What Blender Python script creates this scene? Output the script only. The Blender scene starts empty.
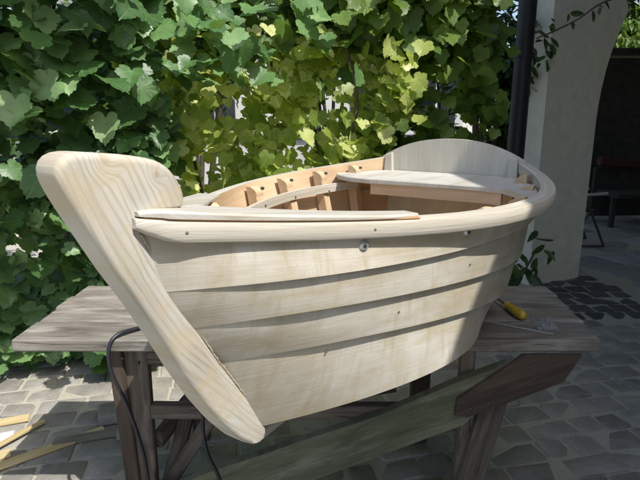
import bpy, math, random
import numpy as np
from mathutils import Vector
R = math.radians
SC = bpy.context.scene
COL = SC.collection

# ------------------------------------------------------------------ camera, sky, sun, exposure
CAMZ = 1.44
cd = bpy.data.cameras.new('camera'); cam = bpy.data.objects.new('camera', cd); COL.objects.link(cam)
cam.location = (0, 0, CAMZ); cam.rotation_euler = (R(90 - 13.0), 0, 0)
cd.sensor_width = 36; cd.lens = 525.0 / 640 * 36; cd.clip_start = .05; cd.clip_end = 500
SC.camera = cam
SUN = Vector((.74, -.67, math.tan(R(56)))).normalized()      # towards the sun
w = bpy.data.worlds.new('World'); SC.world = w; w.use_nodes = True
wn = w.node_tree; wn.nodes.clear()
sky = wn.nodes.new('ShaderNodeTexSky'); sky.sky_type = 'NISHITA'; sky.sun_disc = False
sky.dust_density = 2.5; sky.ozone_density = .8; sky.sun_elevation = R(56); sky.sun_rotation = math.atan2(SUN.x, SUN.y)
bg = wn.nodes.new('ShaderNodeBackground'); bg.inputs[1].default_value = .15
wo = wn.nodes.new('ShaderNodeOutputWorld')
wn.links.new(sky.outputs[0], bg.inputs[0]); wn.links.new(bg.outputs[0], wo.inputs[0])
sd = bpy.data.lights.new('sun', 'SUN'); sd.energy = 4.15; sd.angle = R(.5); sd.color = (1, .965, .905)
sun = bpy.data.objects.new('sun', sd); COL.objects.link(sun)
sun.rotation_euler = SUN.to_track_quat('Z', 'Y').to_euler()
SC.view_settings.view_transform = 'Standard'; SC.view_settings.look = 'None'
SC.view_settings.exposure = 0.5; SC.view_settings.gamma = 1; SC.view_settings.use_curve_mapping = False
rng = np.random.default_rng(7)
random.seed(7)

# ------------------------------------------------------------------ helpers
def tag(o, label=None, cat=None, group=None, kind=None):
    if label: o['label'] = label
    if cat: o['category'] = cat
    if group: o['group'] = group
    if kind: o['kind'] = kind
    return o
def empty(name, loc, label, cat, group=None):
    o = bpy.data.objects.new(name, None); COL.objects.link(o); o.location = loc; o.empty_display_size = .1
    return tag(o, label, cat, group)
def mesh(name, verts, faces, mat, parent=None, smooth=False, uv=None, attr=None, origin=None, auto=None):
    """verts in world space; stored relative to the root (or to origin)"""
    base = Vector((0, 0, 0))
    p = parent
    while p is not None: base += p.location; p = p.parent
    if parent is None and origin is not None: base = Vector(origin)
    V = np.asarray(verts, float) - np.array(base)
    me = bpy.data.meshes.new(name); me.from_pydata(V.tolist(), [], [list(map(int, f)) for f in faces]); me.update()
    if mat: me.materials.append(mat)
    if uv is not None:
        l = me.uv_layers.new(name='UVMap'); li = np.zeros(len(me.loops), np.int32); me.loops.foreach_get('vertex_index', li)
        l.data.foreach_set('uv', np.asarray(uv, np.float32)[li].ravel())
    if attr is not None:
        for an, av in attr.items():
            a = me.attributes.new(an, 'FLOAT', 'POINT'); a.data.foreach_set('value', np.asarray(av, np.float32))
    if smooth: me.polygons.foreach_set('use_smooth', [True] * len(me.polygons))
    o = bpy.data.objects.new(name, me); COL.objects.link(o)
    if parent is not None: o.parent = parent
    else: o.location = base
    if smooth and auto:
        me.set_sharp_from_angle(angle=R(auto))
    return o
class MB:
    def __init__(s): s.v = []; s.f = []; s.uv = []; s.a = []
    def add(s, v, f, uv=None, a=0.):
        n = len(s.v); s.v += [tuple(map(float, q)) for q in v]; s.f += [[i + n for i in g] for g in f]
        s.uv += [tuple(map(float, q)) for q in (uv if uv is not None else [(q[0], q[1]) for q in v])]; s.a += [a] * len(v)
    def plank(s, p0, p1, up, wdt, th, ch=.004, jit=.0, a=None, segs=1):
        """chamfered board from p0 to p1; wdt along 'up', th along the third axis; uv = metres along / across"""
        p0, p1, up = map(Vector, (p0, p1, up)); d = (p1 - p0); L = d.length; d.normalize()
        side = d.cross(up).normalized(); up = side.cross(d).normalized()
        a = random.random() if a is None else a; off = a * 37
        prof = []
        hw, ht = wdt / 2, th / 2; c = min(ch, hw * .4, ht * .4)
        for x, y in ((-hw + c, -ht), (hw - c, -ht), (hw, -ht + c), (hw, ht - c), (hw - c, ht), (-hw + c, ht), (-hw, ht - c), (-hw, -ht + c)): prof.append((x, y))
        V = []; UV = []
        ts = [0, c / L] + [c / L + (1 - 2 * c / L) * (i + 1) / segs for i in range(segs)] + [1]
        for i, t in enumerate(ts):
            k = 1 - (c / hw * .6 if i in (0, len(ts) - 1) else 0); k2 = 1 - (c / ht * .6 if i in (0, len(ts) - 1) else 0)
            jx = (random.random() - .5) * jit; jy = (random.random() - .5) * jit
            acc = 0
            for j, (x, y) in enumerate(prof):
                V.append(p0 + d * (L * t) + up * (x * k + jx) + side * (y * k2 + jy))
                UV.append((L * t + off, x + y + off * .3))
        F = []
        n = 8
        for i in range(len(ts) - 1):
            for j in range(n): F.append([i * n + j, i * n + (j + 1) % n, (i + 1) * n + (j + 1) % n, (i + 1) * n + j])
        F.append(list(range(n))[::-1]); F.append([(len(ts) - 1) * n + j for j in range(n)])
        s.add(V, F, UV, a)
    def tube(s, pts, r, n=8, cap=True, a=0.):
        pts = [Vector(p) for p in pts]; rs = r if hasattr(r, '__len__') else [r] * len(pts)
        V = []; F = []; UV = []; L = 0; ref = None
        for i, p in enumerate(pts):
            t = (pts[min(i + 1, len(pts) - 1)] - pts[max(i - 1, 0)]).normalized()
            if ref is None: ref = t.orthogonal().normalized()
            ref = (ref - t * ref.dot(t)).normalized(); b = t.cross(ref)
            if i: L += (p - pts[i - 1]).length
            for j in range(n):
                an = 2 * math.pi * j / n; V.append(p + (ref * math.cos(an) + b * math.sin(an)) * rs[i]); UV.append((L, j / n))
        for i in range(len(pts) - 1):
            for j in range(n): F.append([i * n + j, i * n + (j + 1) % n, (i + 1) * n + (j + 1) % n, (i + 1) * n + j])
        if cap: F.append(list(range(n))[::-1]); F.append([(len(pts) - 1) * n + j for j in range(n)])
        s.add(V, F, UV, a)
    def prism(s, poly, ax, ay, n, o, th, a=0., bev=0.):
        """2-D polygon extruded by th along n from o"""
        o, ax, ay, n = map(Vector, (o, ax, ay, n)); m = len(poly)
        V = []; UV = []
        rings = [(0, th)] if bev == 0 else None
        if bev == 0:
            lay = [(0, 0), (th, 0)]
        else:
            lay = [(0, bev), (bev, 0), (th - bev, 0), (th, bev)]
        cx = sum(p[0] for p in poly) / m; cy = sum(p[1] for p in poly) / m
        for h, ins in lay:
            for x, y in poly:
                dl = math.hypot(x - cx, y - cy); k = 1 - ins / max(dl, 1e-6)
                V.append(o + ax * (cx + (x - cx) * k) + ay * (cy + (y - cy) * k) + n * h); UV.append((x, y))
        F = [list(range(m))[::-1], [(len(lay) - 1) * m + j for j in range(m)]]
        for i in range(len(lay) - 1):
            for j in range(m): F.append([i * m + j, i * m + (j + 1) % m, (i + 1) * m + (j + 1) % m, (i + 1) * m + j])
        s.add(V, F, UV, a)
    def build(s, name, mat, parent=None, smooth=False, origin=None, auto=None):
        return mesh(name, s.v, s.f, mat, parent, smooth, s.uv, {'rnd': s.a}, origin, auto)
def spl(xs, ys, x):
    """Catmull-like smooth interpolation (monotone-ish cubic)"""
    xs = np.array(xs, float); ys = np.array(ys, float); x = np.asarray(x, float)
    m = np.gradient(ys, xs); i = np.clip(np.searchsorted(xs, x) - 1, 0, len(xs) - 2)
    h = xs[i + 1] - xs[i]; t = (x - xs[i]) / h
    return (2*t**3-3*t**2+1)*ys[i] + (t**3-2*t**2+t)*h*m[i] + (-2*t**3+3*t**2)*ys[i+1] + (t**3-t**2)*h*m[i+1]

# ------------------------------------------------------------------ materials
def newmat(name):
    m = bpy.data.materials.new(name); m.use_nodes = True; nt = m.node_tree
    b = nt.nodes['Principled BSDF']
    def N(t, **k):
        n = nt.nodes.new('ShaderNode' + t)
        for a, v in k.items():
            if hasattr(n, a) and not a[0].isupper(): setattr(n, a, v)
        return n
    return m, nt, b, N
def ramp(N, nt, src, stops):
    r = N('ValToRGB'); e = r.color_ramp.elements
    e[0].position, e[0].color = stops[0][0], (*stops[0][1], 1); e[1].position, e[1].color = stops[-1][0], (*stops[-1][1], 1)
    for p, c in stops[1:-1]: x = e.new(p); x.color = (*c, 1)
    nt.links.new(src, r.inputs[0]); return r.outputs[0]
def mixc(N, nt, fac, a, b, mode='MIX'):
    m = N('Mix'); m.data_type = 'RGBA'; m.blend_type = mode
    for s, v in ((m.inputs[0], fac), (m.inputs[6], a), (m.inputs[7], b)):
        if isinstance(v, bpy.types.NodeSocket): nt.links.new(v, s)
        elif isinstance(v, tuple): s.default_value = (*v, 1)
        else: s.default_value = v
    return m.outputs[2]
def mapping(N, nt, src, scale, loc=(0, 0, 0), rot=(0, 0, 0)):
    m = N('Mapping'); nt.links.new(src, m.inputs[0]); m.inputs['Scale'].default_value = scale
    m.inputs['Location'].default_value = loc; m.inputs['Rotation'].default_value = rot
    return m.outputs[0]
def noise(N, nt, vec, sc, det=4, rough=.55, dist=0.):
    n = N('TexNoise'); n.inputs['Scale'].default_value = sc; n.inputs['Detail'].default_value = det
    n.inputs['Roughness'].default_value = rough; n.inputs['Distortion'].default_value = dist
    if vec is not None: nt.links.new(vec, n.inputs[0])
    return n.outputs[0]
def bump(N, nt, b, h, st, dist=.002):
    n = N('Bump'); n.inputs['Strength'].default_value = st; n.inputs['Distance'].default_value = dist
    nt.links.new(h, n.inputs['Height']); nt.links.new(n.outputs[0], b.inputs['Normal'])
def wood(name, light, dark, blotch=None, gs=(2, 40, 1), fine=(6, 220, 1), amt=.6, rough=.6, rings=False, bst=.25, dirt=None, rndamt=.0, lo=.35, hi=.7, wave=None, knots=(), drip=None, crack=0):
    m, nt, b, N = newmat(name)
    uv = N('UVMap').outputs[0]; uv0 = uv; kmask = None
    for ku, kv, kr in knots:      # grain bends round each knot
        d = N('VectorMath'); d.operation = 'DISTANCE'; nt.links.new(uv0, d.inputs[0]); d.inputs[1].default_value = (ku, kv, 0)
        mr = N('MapRange'); mr.interpolation_type = 'SMOOTHSTEP'; nt.links.new(d.outputs['Value'], mr.inputs[0])
        mr.inputs[1].default_value = 0; mr.inputs[2].default_value = kr * 2.6; mr.inputs[3].default_value = kr * 1.9; mr.inputs[4].default_value = 0
        cx = N('CombineXYZ'); nt.links.new(mr.outputs[0], cx.inputs[1])
        ad = N('VectorMath'); ad.operation = 'ADD'; nt.links.new(uv, ad.inputs[0]); nt.links.new(cx.outputs[0], ad.inputs[1]); uv = ad.outputs[0]
        m2 = N('MapRange'); m2.interpolation_type = 'SMOOTHSTEP'; nt.links.new(d.outputs['Value'], m2.inputs[0])
        m2.inputs[1].default_value = 0; m2.inputs[2].default_value = kr * .9; m2.inputs[3].default_value = .7; m2.inputs[4].default_value = 0
        if kmask is None: kmask = m2.outputs[0]
        else:
            mx = N('Math'); mx.operation = 'MAXIMUM'; nt.links.new(kmask, mx.inputs[0]); nt.links.new(m2.outputs[0], mx.inputs[1]); kmask = mx.outputs[0]
    n1 = noise(N, nt, mapping(N, nt, uv, gs), 1., 5, .6, .6)
    n2 = noise(N, nt, mapping(N, nt, uv, fine), 1., 3, .6)
    c = ramp(N, nt, n1, [(lo, dark), (hi, light)])
    if wave:
        wv = N('TexWave'); wv.wave_type = 'BANDS'; wv.bands_direction = 'Y'; wv.wave_profile = 'SIN'
        wv.inputs['Scale'].default_value = wave[0]; wv.inputs['Distortion'].default_value = wave[1]
        wv.inputs['Detail'].default_value = 2.5; wv.inputs['Detail Scale'].default_value = wave[2]
        nt.links.new(mapping(N, nt, uv, wave[3], rot=wave[4]), wv.inputs[0])
        msk = ramp(N, nt, wv.outputs[1], [(.0, (1, 1, 1)), (.32, (.25, .25, .25)), (.6, (0, 0, 0))])
        am = ramp(N, nt, noise(N, nt, mapping(N, nt, uv, (5, 5, 1)), 1.3, 2), [(.3, (.25,) * 3), (.7, (1,) * 3)])
        mm = N('Math'); mm.operation = 'MULTIPLY'; nt.links.new(msk, mm.inputs[0]); nt.links.new(am, mm.inputs[1])
        m2 = N('Math'); m2.operation = 'MULTIPLY'; m2.inputs[1].default_value = wave[5]; nt.links.new(mm.outputs[0], m2.inputs[0])
        c = mixc(N, nt, m2.outputs[0], c, dark)
    if kmask is not None: c = mixc(N, nt, kmask, c, dark)
    f = ramp(N, nt, n2, [(.3, (1 - amt * .35,) * 3), (.7, (1, 1, 1))])
    c = mixc(N, nt, 1., c, f, 'MULTIPLY')
    if blotch:
        n3 = noise(N, nt, mapping(N, nt, uv, (7, 9, 1), (3, 1, 0)), 1., 4, .6)
        k = ramp(N, nt, n3, [(.45, (0, 0, 0)), (.75, (.8, .8, .8))])
        c = mixc(N, nt, k, c, blotch)
    if dirt:
        n4 = noise(N, nt, mapping(N, nt, uv, (3, 16, 1), (7, 2, 0)), 1., 6, .7)
        k = ramp(N, nt, n4, [(.5, (0, 0, 0)), (.72, (.85, .85, .85))])
        c = mixc(N, nt, k, c, dirt)
    if drip:      # stains running across the grain, with small specks
        n5 = noise(N, nt, mapping(N, nt, uv0, (26, 3.2, 1), (2, 5, 0)), 1., 5, .7, .5)
        c = mixc(N, nt, ramp(N, nt, n5, [(.5, (0,) * 3), (.70, (.75,) * 3)]), c, drip)
        n6 = noise(N, nt, mapping(N, nt, uv0, (1, 1, 1), (9, 5, 0)), 75, 2, .5)
        c = mixc(N, nt, ramp(N, nt, n6, [(.68, (0,) * 3), (.78, (.6,) * 3)]), c, drip)
    if crack:
        n5 = noise(N, nt, mapping(N, nt, uv0, (1.3, 26, 1), (2, 5, 0)), 1., 3, .6, .4)
        k5 = N('MapRange'); nt.links.new(n5, k5.inputs[0]); k5.inputs[1].default_value = .47; k5.inputs[2].default_value = .5; k5.inputs[3].default_value = 0; k5.inputs[4].default_value = 1
        k6 = N('MapRange'); nt.links.new(n5, k6.inputs[0]); k6.inputs[1].default_value = .5; k6.inputs[2].default_value = .53; k6.inputs[3].default_value = 1; k6.inputs[4].default_value = 0
        mm = N('Math'); mm.operation = 'MULTIPLY'; nt.links.new(k5.outputs[0], mm.inputs[0]); nt.links.new(k6.outputs[0], mm.inputs[1])
        n7 = noise(N, nt, mapping(N, nt, uv0, (4, 9, 1)), 1., 3)
        m9 = N('Math'); m9.operation = 'MULTIPLY'; nt.links.new(mm.outputs[0], m9.inputs[0]); nt.links.new(ramp(N, nt, n7, [(.45, (0,) * 3), (.6, (.9,) * 3)]), m9.inputs[1])
        c = mixc(N, nt, m9.outputs[0], c, tuple(x * .35 for x in dark))
    if rndamt:
        at = N('Attribute'); at.attribute_name = 'rnd'
        g = ramp(N, nt, at.outputs['Fac'], [(0, (1 - rndamt,) * 3), (1, (1 + rndamt * .3,) * 3)])
        c = mixc(N, nt, 1., c, g, 'MULTIPLY')
    nt.links.new(c, b.inputs['Base Color']); b.inputs['Roughness'].default_value = rough
    b.inputs['Specular IOR Level'].default_value = .35
    ad = N('Math'); ad.operation = 'ADD'; nt.links.new(n1, ad.inputs[0]); nt.links.new(n2, ad.inputs[1])
    bump(N, nt, b, ad.outputs[0], bst, .003)
    return m
def plain(name, col, rough=.6, metal=0., nscale=20, var=.25, bst=.15, coat=0):
    m, nt, b, N = newmat(name)
    g = N('TexCoord').outputs['Object']
    n = noise(N, nt, g, nscale, 5, .6)
    c = ramp(N, nt, n, [(.3, tuple(x * (1 - var) for x in col)), (.7, tuple(min(1, x * (1 + var)) for x in col))])
    nt.links.new(c, b.inputs['Base Color']); b.inputs['Roughness'].default_value = rough; b.inputs['Metallic'].default_value = metal
    b.inputs['Coat Weight'].default_value = coat
    bump(N, nt, b, n, bst, .003)
    return m
M = {}
M['strake'] = wood('pale_strake', (.555, .525, .455), (.44, .39, .30), blotch=(.60, .585, .54), gs=(4, 7, 1), fine=(7, 330, 1), amt=.5, rough=.62, dirt=(.40, .325, .20), rndamt=.07, bst=.16, drip=(.37, .305, .195))
M['rail'] = wood('pale_rail', (.60, .585, .54), (.46, .41, .32), gs=(1.2, 45, 1), fine=(10, 300, 1), amt=.35, rough=.55, wave=(10, 7, 1.2, (.5, 2.4, 1), (0, 0, R(4)), .85))
M['stem'] = wood('stem_wood', (.52, .505, .46), (.28, .225, .145), gs=(2.4, 12, 1), fine=(10, 240, 1), amt=.4, rough=.6, blotch=(.50, .42, .29), lo=.15, hi=.5, wave=(7.5, 3.4, 1.3, (.6, 3.3, 1), (0, 0, R(0)), .56), knots=[(.03, -.075, .016), (.10, -.005, .010)], drip=(.46, .38, .25))
M['apricot'] = wood('raw_plywood', (.66, .50, .33), (.55, .385, .23), gs=(3, 18, 1), fine=(10, 200, 1), amt=.35, rough=.6, rndamt=.08)
M['seat'] = wood('bleached_seat', (.54, .525, .48), (.43, .40, .34), gs=(2, 25, 1), fine=(8, 220, 1), amt=.3, rough=.5, blotch=(.57, .56, .52))
M['cap'] = wood('cap_board', (.54, .52, .46), (.40, .36, .28), gs=(1.5, 40, 1), fine=(9, 260, 1), amt=.4, rough=.55, blotch=(.50, .49, .47))
M['transom'] = wood('transom_ply', (.58, .555, .48), (.50, .465, .38), gs=(14, 2.5, 1), fine=(160, 8, 1), amt=.3, rough=.6)
M['orange'] = wood('orange_glue_line', (.62, .36, .17), (.50, .26, .12), gs=(3, 20, 1), amt=.3)
M['table'] = wood('weathered_board', (.37, .345, .30), (.15, .13, .108), gs=(2.4, 9, 1), fine=(4, 110, 1), amt=.9, rough=.75, bst=.8, dirt=(.46, .44, .39), rndamt=.2, blotch=(.25, .225, .19), crack=1)
M['leg'] = wood('old_leg_wood', (.22, .185, .15), (.10, .078, .06), gs=(2, 30, 1), fine=(6, 170, 1), amt=.9, rough=.8, bst=.7, dirt=(.26, .225, .19), rndamt=.25, crack=1)
M['redboard'] = wood('red_brown_board', (.105, .075, .057), (.055, .040, .031), gs=(2, 25, 1), fine=(6, 160, 1), amt=.9, rough=.8, bst=.7, dirt=(.12, .085, .06))
M['green'] = wood('mossy_board', (.19, .195, .125), (.095, .105, .062), gs=(2.5, 14, 1), fine=(8, 160, 1), amt=.9, rough=.85, bst=.7, dirt=(.26, .26, .19))
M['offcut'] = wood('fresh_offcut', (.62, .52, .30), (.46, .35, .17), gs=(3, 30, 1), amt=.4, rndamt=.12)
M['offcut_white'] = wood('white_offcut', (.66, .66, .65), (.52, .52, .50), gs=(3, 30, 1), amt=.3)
M['offcut_shaded'] = wood('shaded_offcut', (.30, .27, .21), (.17, .15, .11), gs=(3, 30, 1), amt=.6)  # darker copy of the offcut wood, bench shade put into the colour
M['steel'] = plain('zinc_steel', (.55, .56, .58), .35, .7, 60, .2)
M['darksteel'] = plain('dark_steel', (.10, .10, .11), .45, .8, 60, .2)
M['putty'] = plain('dull_screw', (.20, .17, .13), .6, .3, 60, .2)
M['glue'] = plain('dried_glue', (.47, .41, .29), .45, 0, 300, .25, .5)
M['hole'] = plain('dark_hole', (.015, .013, .012), .9, 0, 60, .2)
M['cable'] = plain('black_rubber', (.012, .012, .018), .42, 0, 60, .2)
M['plaster'] = plain('grey_plaster', (.72, .69, .575), .88, 0, 11, .08, .7)
M['pipe'] = plain('dark_pipe', (.012, .012, .016), .5, 0, 12, .3)
M['yellow'] = plain('yellow_plastic', (.46, .33, .03), .5, 0, 60, .25, coat=.3)
M['shed'] = plain('shaded_timber', (.035, .031, .027), .9, 0, 8, .4)  # near-black tone puts the deep shade behind the arch into the colour
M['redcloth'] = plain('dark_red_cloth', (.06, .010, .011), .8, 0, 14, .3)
M['bark'] = plain('vine_bark', (.10, .075, .055), .9, 0, 50, .5, .8)
M['soil'] = plain('soil', (.085, .07, .05), .95, 0, 14, .5, .8)
M['render'] = plain('pale_render', (.55, .54, .53), .85, 0, 4, .08)
M['rooftile'] = plain('grey_roof', (.30, .30, .31), .8, 0, 8, .2)
M['glassdark'] = plain('window_glass', (.03, .035, .04), .1, 0, 3, .2)
M['roofunder'] = plain('roof_boards', (.30, .27, .23), .8, 0, 6, .2)
def pavermat(name, a, b_, rough=.75):
    m, nt, b, N = newmat(name)
    g = N('TexCoord').outputs['Object']; at = N('Attribute'); at.attribute_name = 'rnd'
    c = ramp(N, nt, at.outputs['Fac'], [(0, a), (1, b_)])
    n = noise(N, nt, g, 9, 6, .65); f = ramp(N, nt, n, [(.3, (.72,) * 3), (.7, (1.12,) * 3)])
    c = mixc(N, nt, 1., c, f, 'MULTIPLY')
    n2 = noise(N, nt, g, 160, 3, .6); f2 = ramp(N, nt, n2, [(.35, (.78,) * 3), (.65, (1.08,) * 3)])
    c = mixc(N, nt, 1., c, f2, 'MULTIPLY')
    nt.links.new(c, b.inputs['Base Color']); b.inputs['Roughness'].default_value = rough
    ad = N('Math'); ad.operation = 'ADD'; nt.links.new(n, ad.inputs[0]); nt.links.new(n2, ad.inputs[1])
    bump(N, nt, b, ad.outputs[0], .5, .004); return m
M['paver'] = pavermat('grey_paver', (.235, .22, .195), (.37, .35, .31))
M['cobble'] = pavermat('dark_cobble', (.05, .05, .048), (.10, .098, .09), .55)
M['flag'] = pavermat('pale_flagstone', (.26, .26, .25), (.36, .36, .34))
def leafmat(name, c0, c1, c2, trans, tcol):
    m, nt, b, N = newmat(name)
    at = N('Attribute'); at.attribute_name = 'rnd'
    c = ramp(N, nt, at.outputs['Fac'], [(0, c0), (.55, c1), (1, c2)])
    uv = N('UVMap').outputs[0]
    n = noise(N, nt, mapping(N, nt, uv, (1, 1, 1)), 22, 3)
    c = mixc(N, nt, 1., c, ramp(N, nt, n, [(.3, (.8,) * 3), (.7, (1.15,) * 3)]), 'MULTIPLY')
    lu = N('UVMap'); lu.uv_map = 'leaf'; sp = N('SeparateXYZ'); nt.links.new(lu.outputs[0], sp.inputs[0])
    def mth(op, a, b2=None):
        q = N('Math'); q.operation = op
        for i_, v_ in enumerate((a, b2)):
            if v_ is None: continue
            if isinstance(v_, (int, float)): q.inputs[i_].default_value = v_
            else: nt.links.new(v_, q.inputs[i_])
        return q.outputs[0]
    an = mth('ARCTAN2', sp.outputs[0], sp.outputs[1]); rr_ = mth('SQRT', mth('ADD', mth('MULTIPLY', sp.outputs[0], sp.outputs[0]), mth('MULTIPLY', sp.outputs[1], sp.outputs[1])))
    pp = mth('PINGPONG', an, .44)      # five main veins fan out from the stalk
    vd_ = mth('MULTIPLY', pp, rr_)
    side = mth('MULTIPLY', mth('PINGPONG', mth('SUBTRACT', rr_, mth('MULTIPLY', pp, .45)), .07), 1.6)
    vn = mth('MINIMUM', vd_, mth('ADD', side, .006))
    vk = N('MapRange'); nt.links.new(vn, vk.inputs[0]); vk.inputs[1].default_value = .004; vk.inputs[2].default_value = .022; vk.inputs[3].default_value = .32; vk.inputs[4].default_value = 0
    c = mixc(N, nt, vk.outputs[0], c, tuple(min(1, x * 1.7 + .02) for x in c1))
    nb = noise(N, nt, N('TexCoord').outputs['Object'], 38, 3)
    c = mixc(N, nt, ramp(N, nt, nb, [(.66, (0,) * 3), (.74, (.7,) * 3)]), c, (.20, .15, .05))
    nt.links.new(c, b.inputs['Base Color']); b.inputs['Roughness'].default_value = .42
    b.inputs['Specular IOR Level'].default_value = .45
    t = N('BsdfTranslucent'); tc = mixc(N, nt, 1., mixc(N, nt, .5, c, tcol), (1.6, 1.6, 1.0), 'MULTIPLY'); nt.links.new(tc, t.inputs[0])
    mx = N('MixShader'); mx.inputs[0].default_value = trans
    out = nt.nodes['Material Output']
    nt.links.new(b.outputs[0], mx.inputs[1]); nt.links.new(t.outputs[0], mx.inputs[2]); nt.links.new(mx.outputs[0], out.inputs[0])
    bump(N, nt, b, n, .3, .004)
    return m
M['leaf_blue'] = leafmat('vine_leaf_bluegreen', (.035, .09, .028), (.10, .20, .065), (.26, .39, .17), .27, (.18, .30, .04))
M['leaf_yellow'] = leafmat('vine_leaf_yellowgreen', (.10, .18, .035), (.40, .47, .11), (.76, .78, .38), .5, (.50, .56, .10))  # yellower leaves; their sunlit glow is put into the pale tones too
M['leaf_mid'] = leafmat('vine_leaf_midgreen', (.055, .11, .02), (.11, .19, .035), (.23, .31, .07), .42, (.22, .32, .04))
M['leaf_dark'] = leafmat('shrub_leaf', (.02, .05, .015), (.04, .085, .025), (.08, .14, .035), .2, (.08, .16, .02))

# ------------------------------------------------------------------ ground and paving
def sheet(name, x0, x1, y0, y1, z, mat):
    o = mesh(name, [(x0, y0, z), (x1, y0, z), (x1, y1, z), (x0, y1, z)], [[0, 1, 2, 3]], mat); tag(o, kind='structure'); return o
msand, nt, b, N = newmat('joint_sand')
g = N('TexCoord').outputs['Object']; n = noise(N, nt, g, 60, 5, .7); n_ = noise(N, nt, g, 3, 4, .6)
c = mixc(N, nt, n_, ramp(N, nt, n, [(.3, (.30, .27, .22)), (.7, (.46, .43, .37))]), (.36, .35, .27))
nt.links.new(c, b.inputs['Base Color']); b.inputs['Roughness'].default_value = .95; bump(N, nt, b, n, .8, .004)
sheet('ground', -150, 150, -20, 300, -.0045, msand)
def inpoly(p, poly):
    r = False; j = len(poly) - 1
    for i in range(len(poly)):
        (xi, yi), (xj, yj) = poly[i], poly[j]
        if (yi > p[1]) != (yj > p[1]) and p[0] < (xj - xi) * (p[1] - yi) / (yj - yi) + xi: r = not r
        j = i
    return r
def stone(mb, cx, cy, w_, d_, ang, z=0., ro=.012, tilt=.006, hgt=.02, jitter=.008):
    ca, sa = math.cos(ang), math.sin(ang); c = .012 * min(w_, d_) / .14
    pts = []
    hw, hd = w_ / 2, d_ / 2
    for x, y in ((-hw + c, -hd), (hw - c, -hd), (hw - c*.3, -hd + c*.3), (hw, -hd + c), (hw, hd - c), (hw - c*.3, hd - c*.3), (hw - c, hd), (-hw + c, hd), (-hw + c*.3, hd - c*.3), (-hw, hd - c), (-hw, -hd + c), (-hw + c*.3, -hd + c*.3)):
        pts.append((x + random.uniform(-jitter, jitter) * .5, y + random.uniform(-jitter, jitter) * .5))
    tx, ty = random.uniform(-tilt, tilt) / w_, random.uniform(-tilt, tilt) / d_; dz = random.uniform(-.003, .003)
    V = []; F = []; n = len(pts)
    for k, (ins, h) in enumerate(((0, -hgt), (0, -ro), (ro * .35, -ro * .3), (ro, 0))):
        for x, y in pts:
            l = max(math.hypot(x, y), 1e-6); q = 1 - ins / l
            X, Y = x * q, y * q
            V.append((cx + X * ca - Y * sa, cy + X * sa + Y * ca, z + h + dz + X * tx + Y * ty))
    for k in range(3):
        for j in range(n): F.append([k * n + j, k * n + (j + 1) % n, (k + 1) * n + (j + 1) % n, (k + 1) * n + j])
    F.append([3 * n + j for j in range(n)])
    mb.add(V, F, None, random.random())
STRIP = [(1.45, 4.15), (1.82, 3.95), (1.98, 3.58), (3.6, 3.70), (3.6, 4.02), (2.56, 3.92), (2.62, 4.75), (1.9, 4.5)]
PASS = [(2.62, 4.75), (2.56, 3.92), (3.6, 4.02), (7.5, 4.4), (10, 9), (4.0, 9.0)]
def lay(name, mat, ang, rowd, ws, region, gap=.014, ro=.012, x0=-6, x1=8, y0=-.5, y1=9, tilt=.006):
    mb = MB(); ca, sa = math.cos(ang), math.sin(ang); v = y0 - 4; r = 0
    while v < y1 + 4:
        u = x0 - 3 + random.random() * .3; rd = rowd * random.uniform(.94, 1.06)
        while u < x1 + 3:
            wd = random.choice(ws) * random.uniform(.93, 1.07)
            cx = (u + wd / 2) * ca - (v + rd / 2) * sa; cy = (u + wd / 2) * sa + (v + rd / 2) * ca
            if region(cx, cy): stone(mb, cx, cy, wd - gap, rd - gap, ang + random.uniform(-.02, .02), 0, ro, tilt)
            u += wd
        v += rd
    o = mb.build(name, mat, None, True, auto=50); tag(o, kind='structure'); return o
lay('paving', M['paver'], R(12), .142, (.14, .17, .21, .25), lambda x, y: -4.2 < x < 4.2 and .6 < y < (3.3 if x < 1.2 else 5.2) and not inpoly((x, y), STRIP) and not inpoly((x, y), PASS), gap=.015, tilt=.012, ro=.006)
lay('cobble_strip', M['cobble'], R(3), .155, (.15, .17, .19), lambda x, y: inpoly((x, y), STRIP), gap=.009, ro=.0121, tilt=.014)
lay('passage_floor', M['flag'], R(23), .42, (.5, .62, .7), lambda x, y: inpoly((x, y), PASS), gap=.014, ro=.006, tilt=.004)
# planting bed under the vines
bed = mesh('planting_bed', [(-6, 2.85, .02), (-1.6, 3.0, .02), (1.3, 3.45, .02), (1.5, 3.9, .02), (1.3, 4.4, .02), (-6, 4.4, .02)], [[0, 1, 2, 3, 4, 5]], M['soil']); tag(bed, kind='structure')
sheet('lawn', -40, 40, 7.0, 60, -.004, plain('lawn_green', (.13, .17, .06), .95, 0, 6, .4, .8))

# ------------------------------------------------------------------ boat geometry
TH = .983; OX, OY = -.311, .798; LB = 1.443
def W(s, b, z):
    return (OX + s * math.cos(TH) + b * math.sin(TH), OY + s * math.sin(TH) - b * math.cos(TH), CAMZ + z)
AX = Vector((math.cos(TH), math.sin(TH), 0)); BX = Vector((math.sin(TH), -math.cos(TH), 0)); ZX = Vector((0, 0, 1))
def lag(u, xs, ys):
    r = 0 * u
    for i, (a, b_) in enumerate(zip(xs, ys)):
        t = b_ + 0 * u
        for j, c in enumerate(xs):
            if j != i: t = t * (u - c) / (a - c)
        r = r + t
    return r
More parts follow.
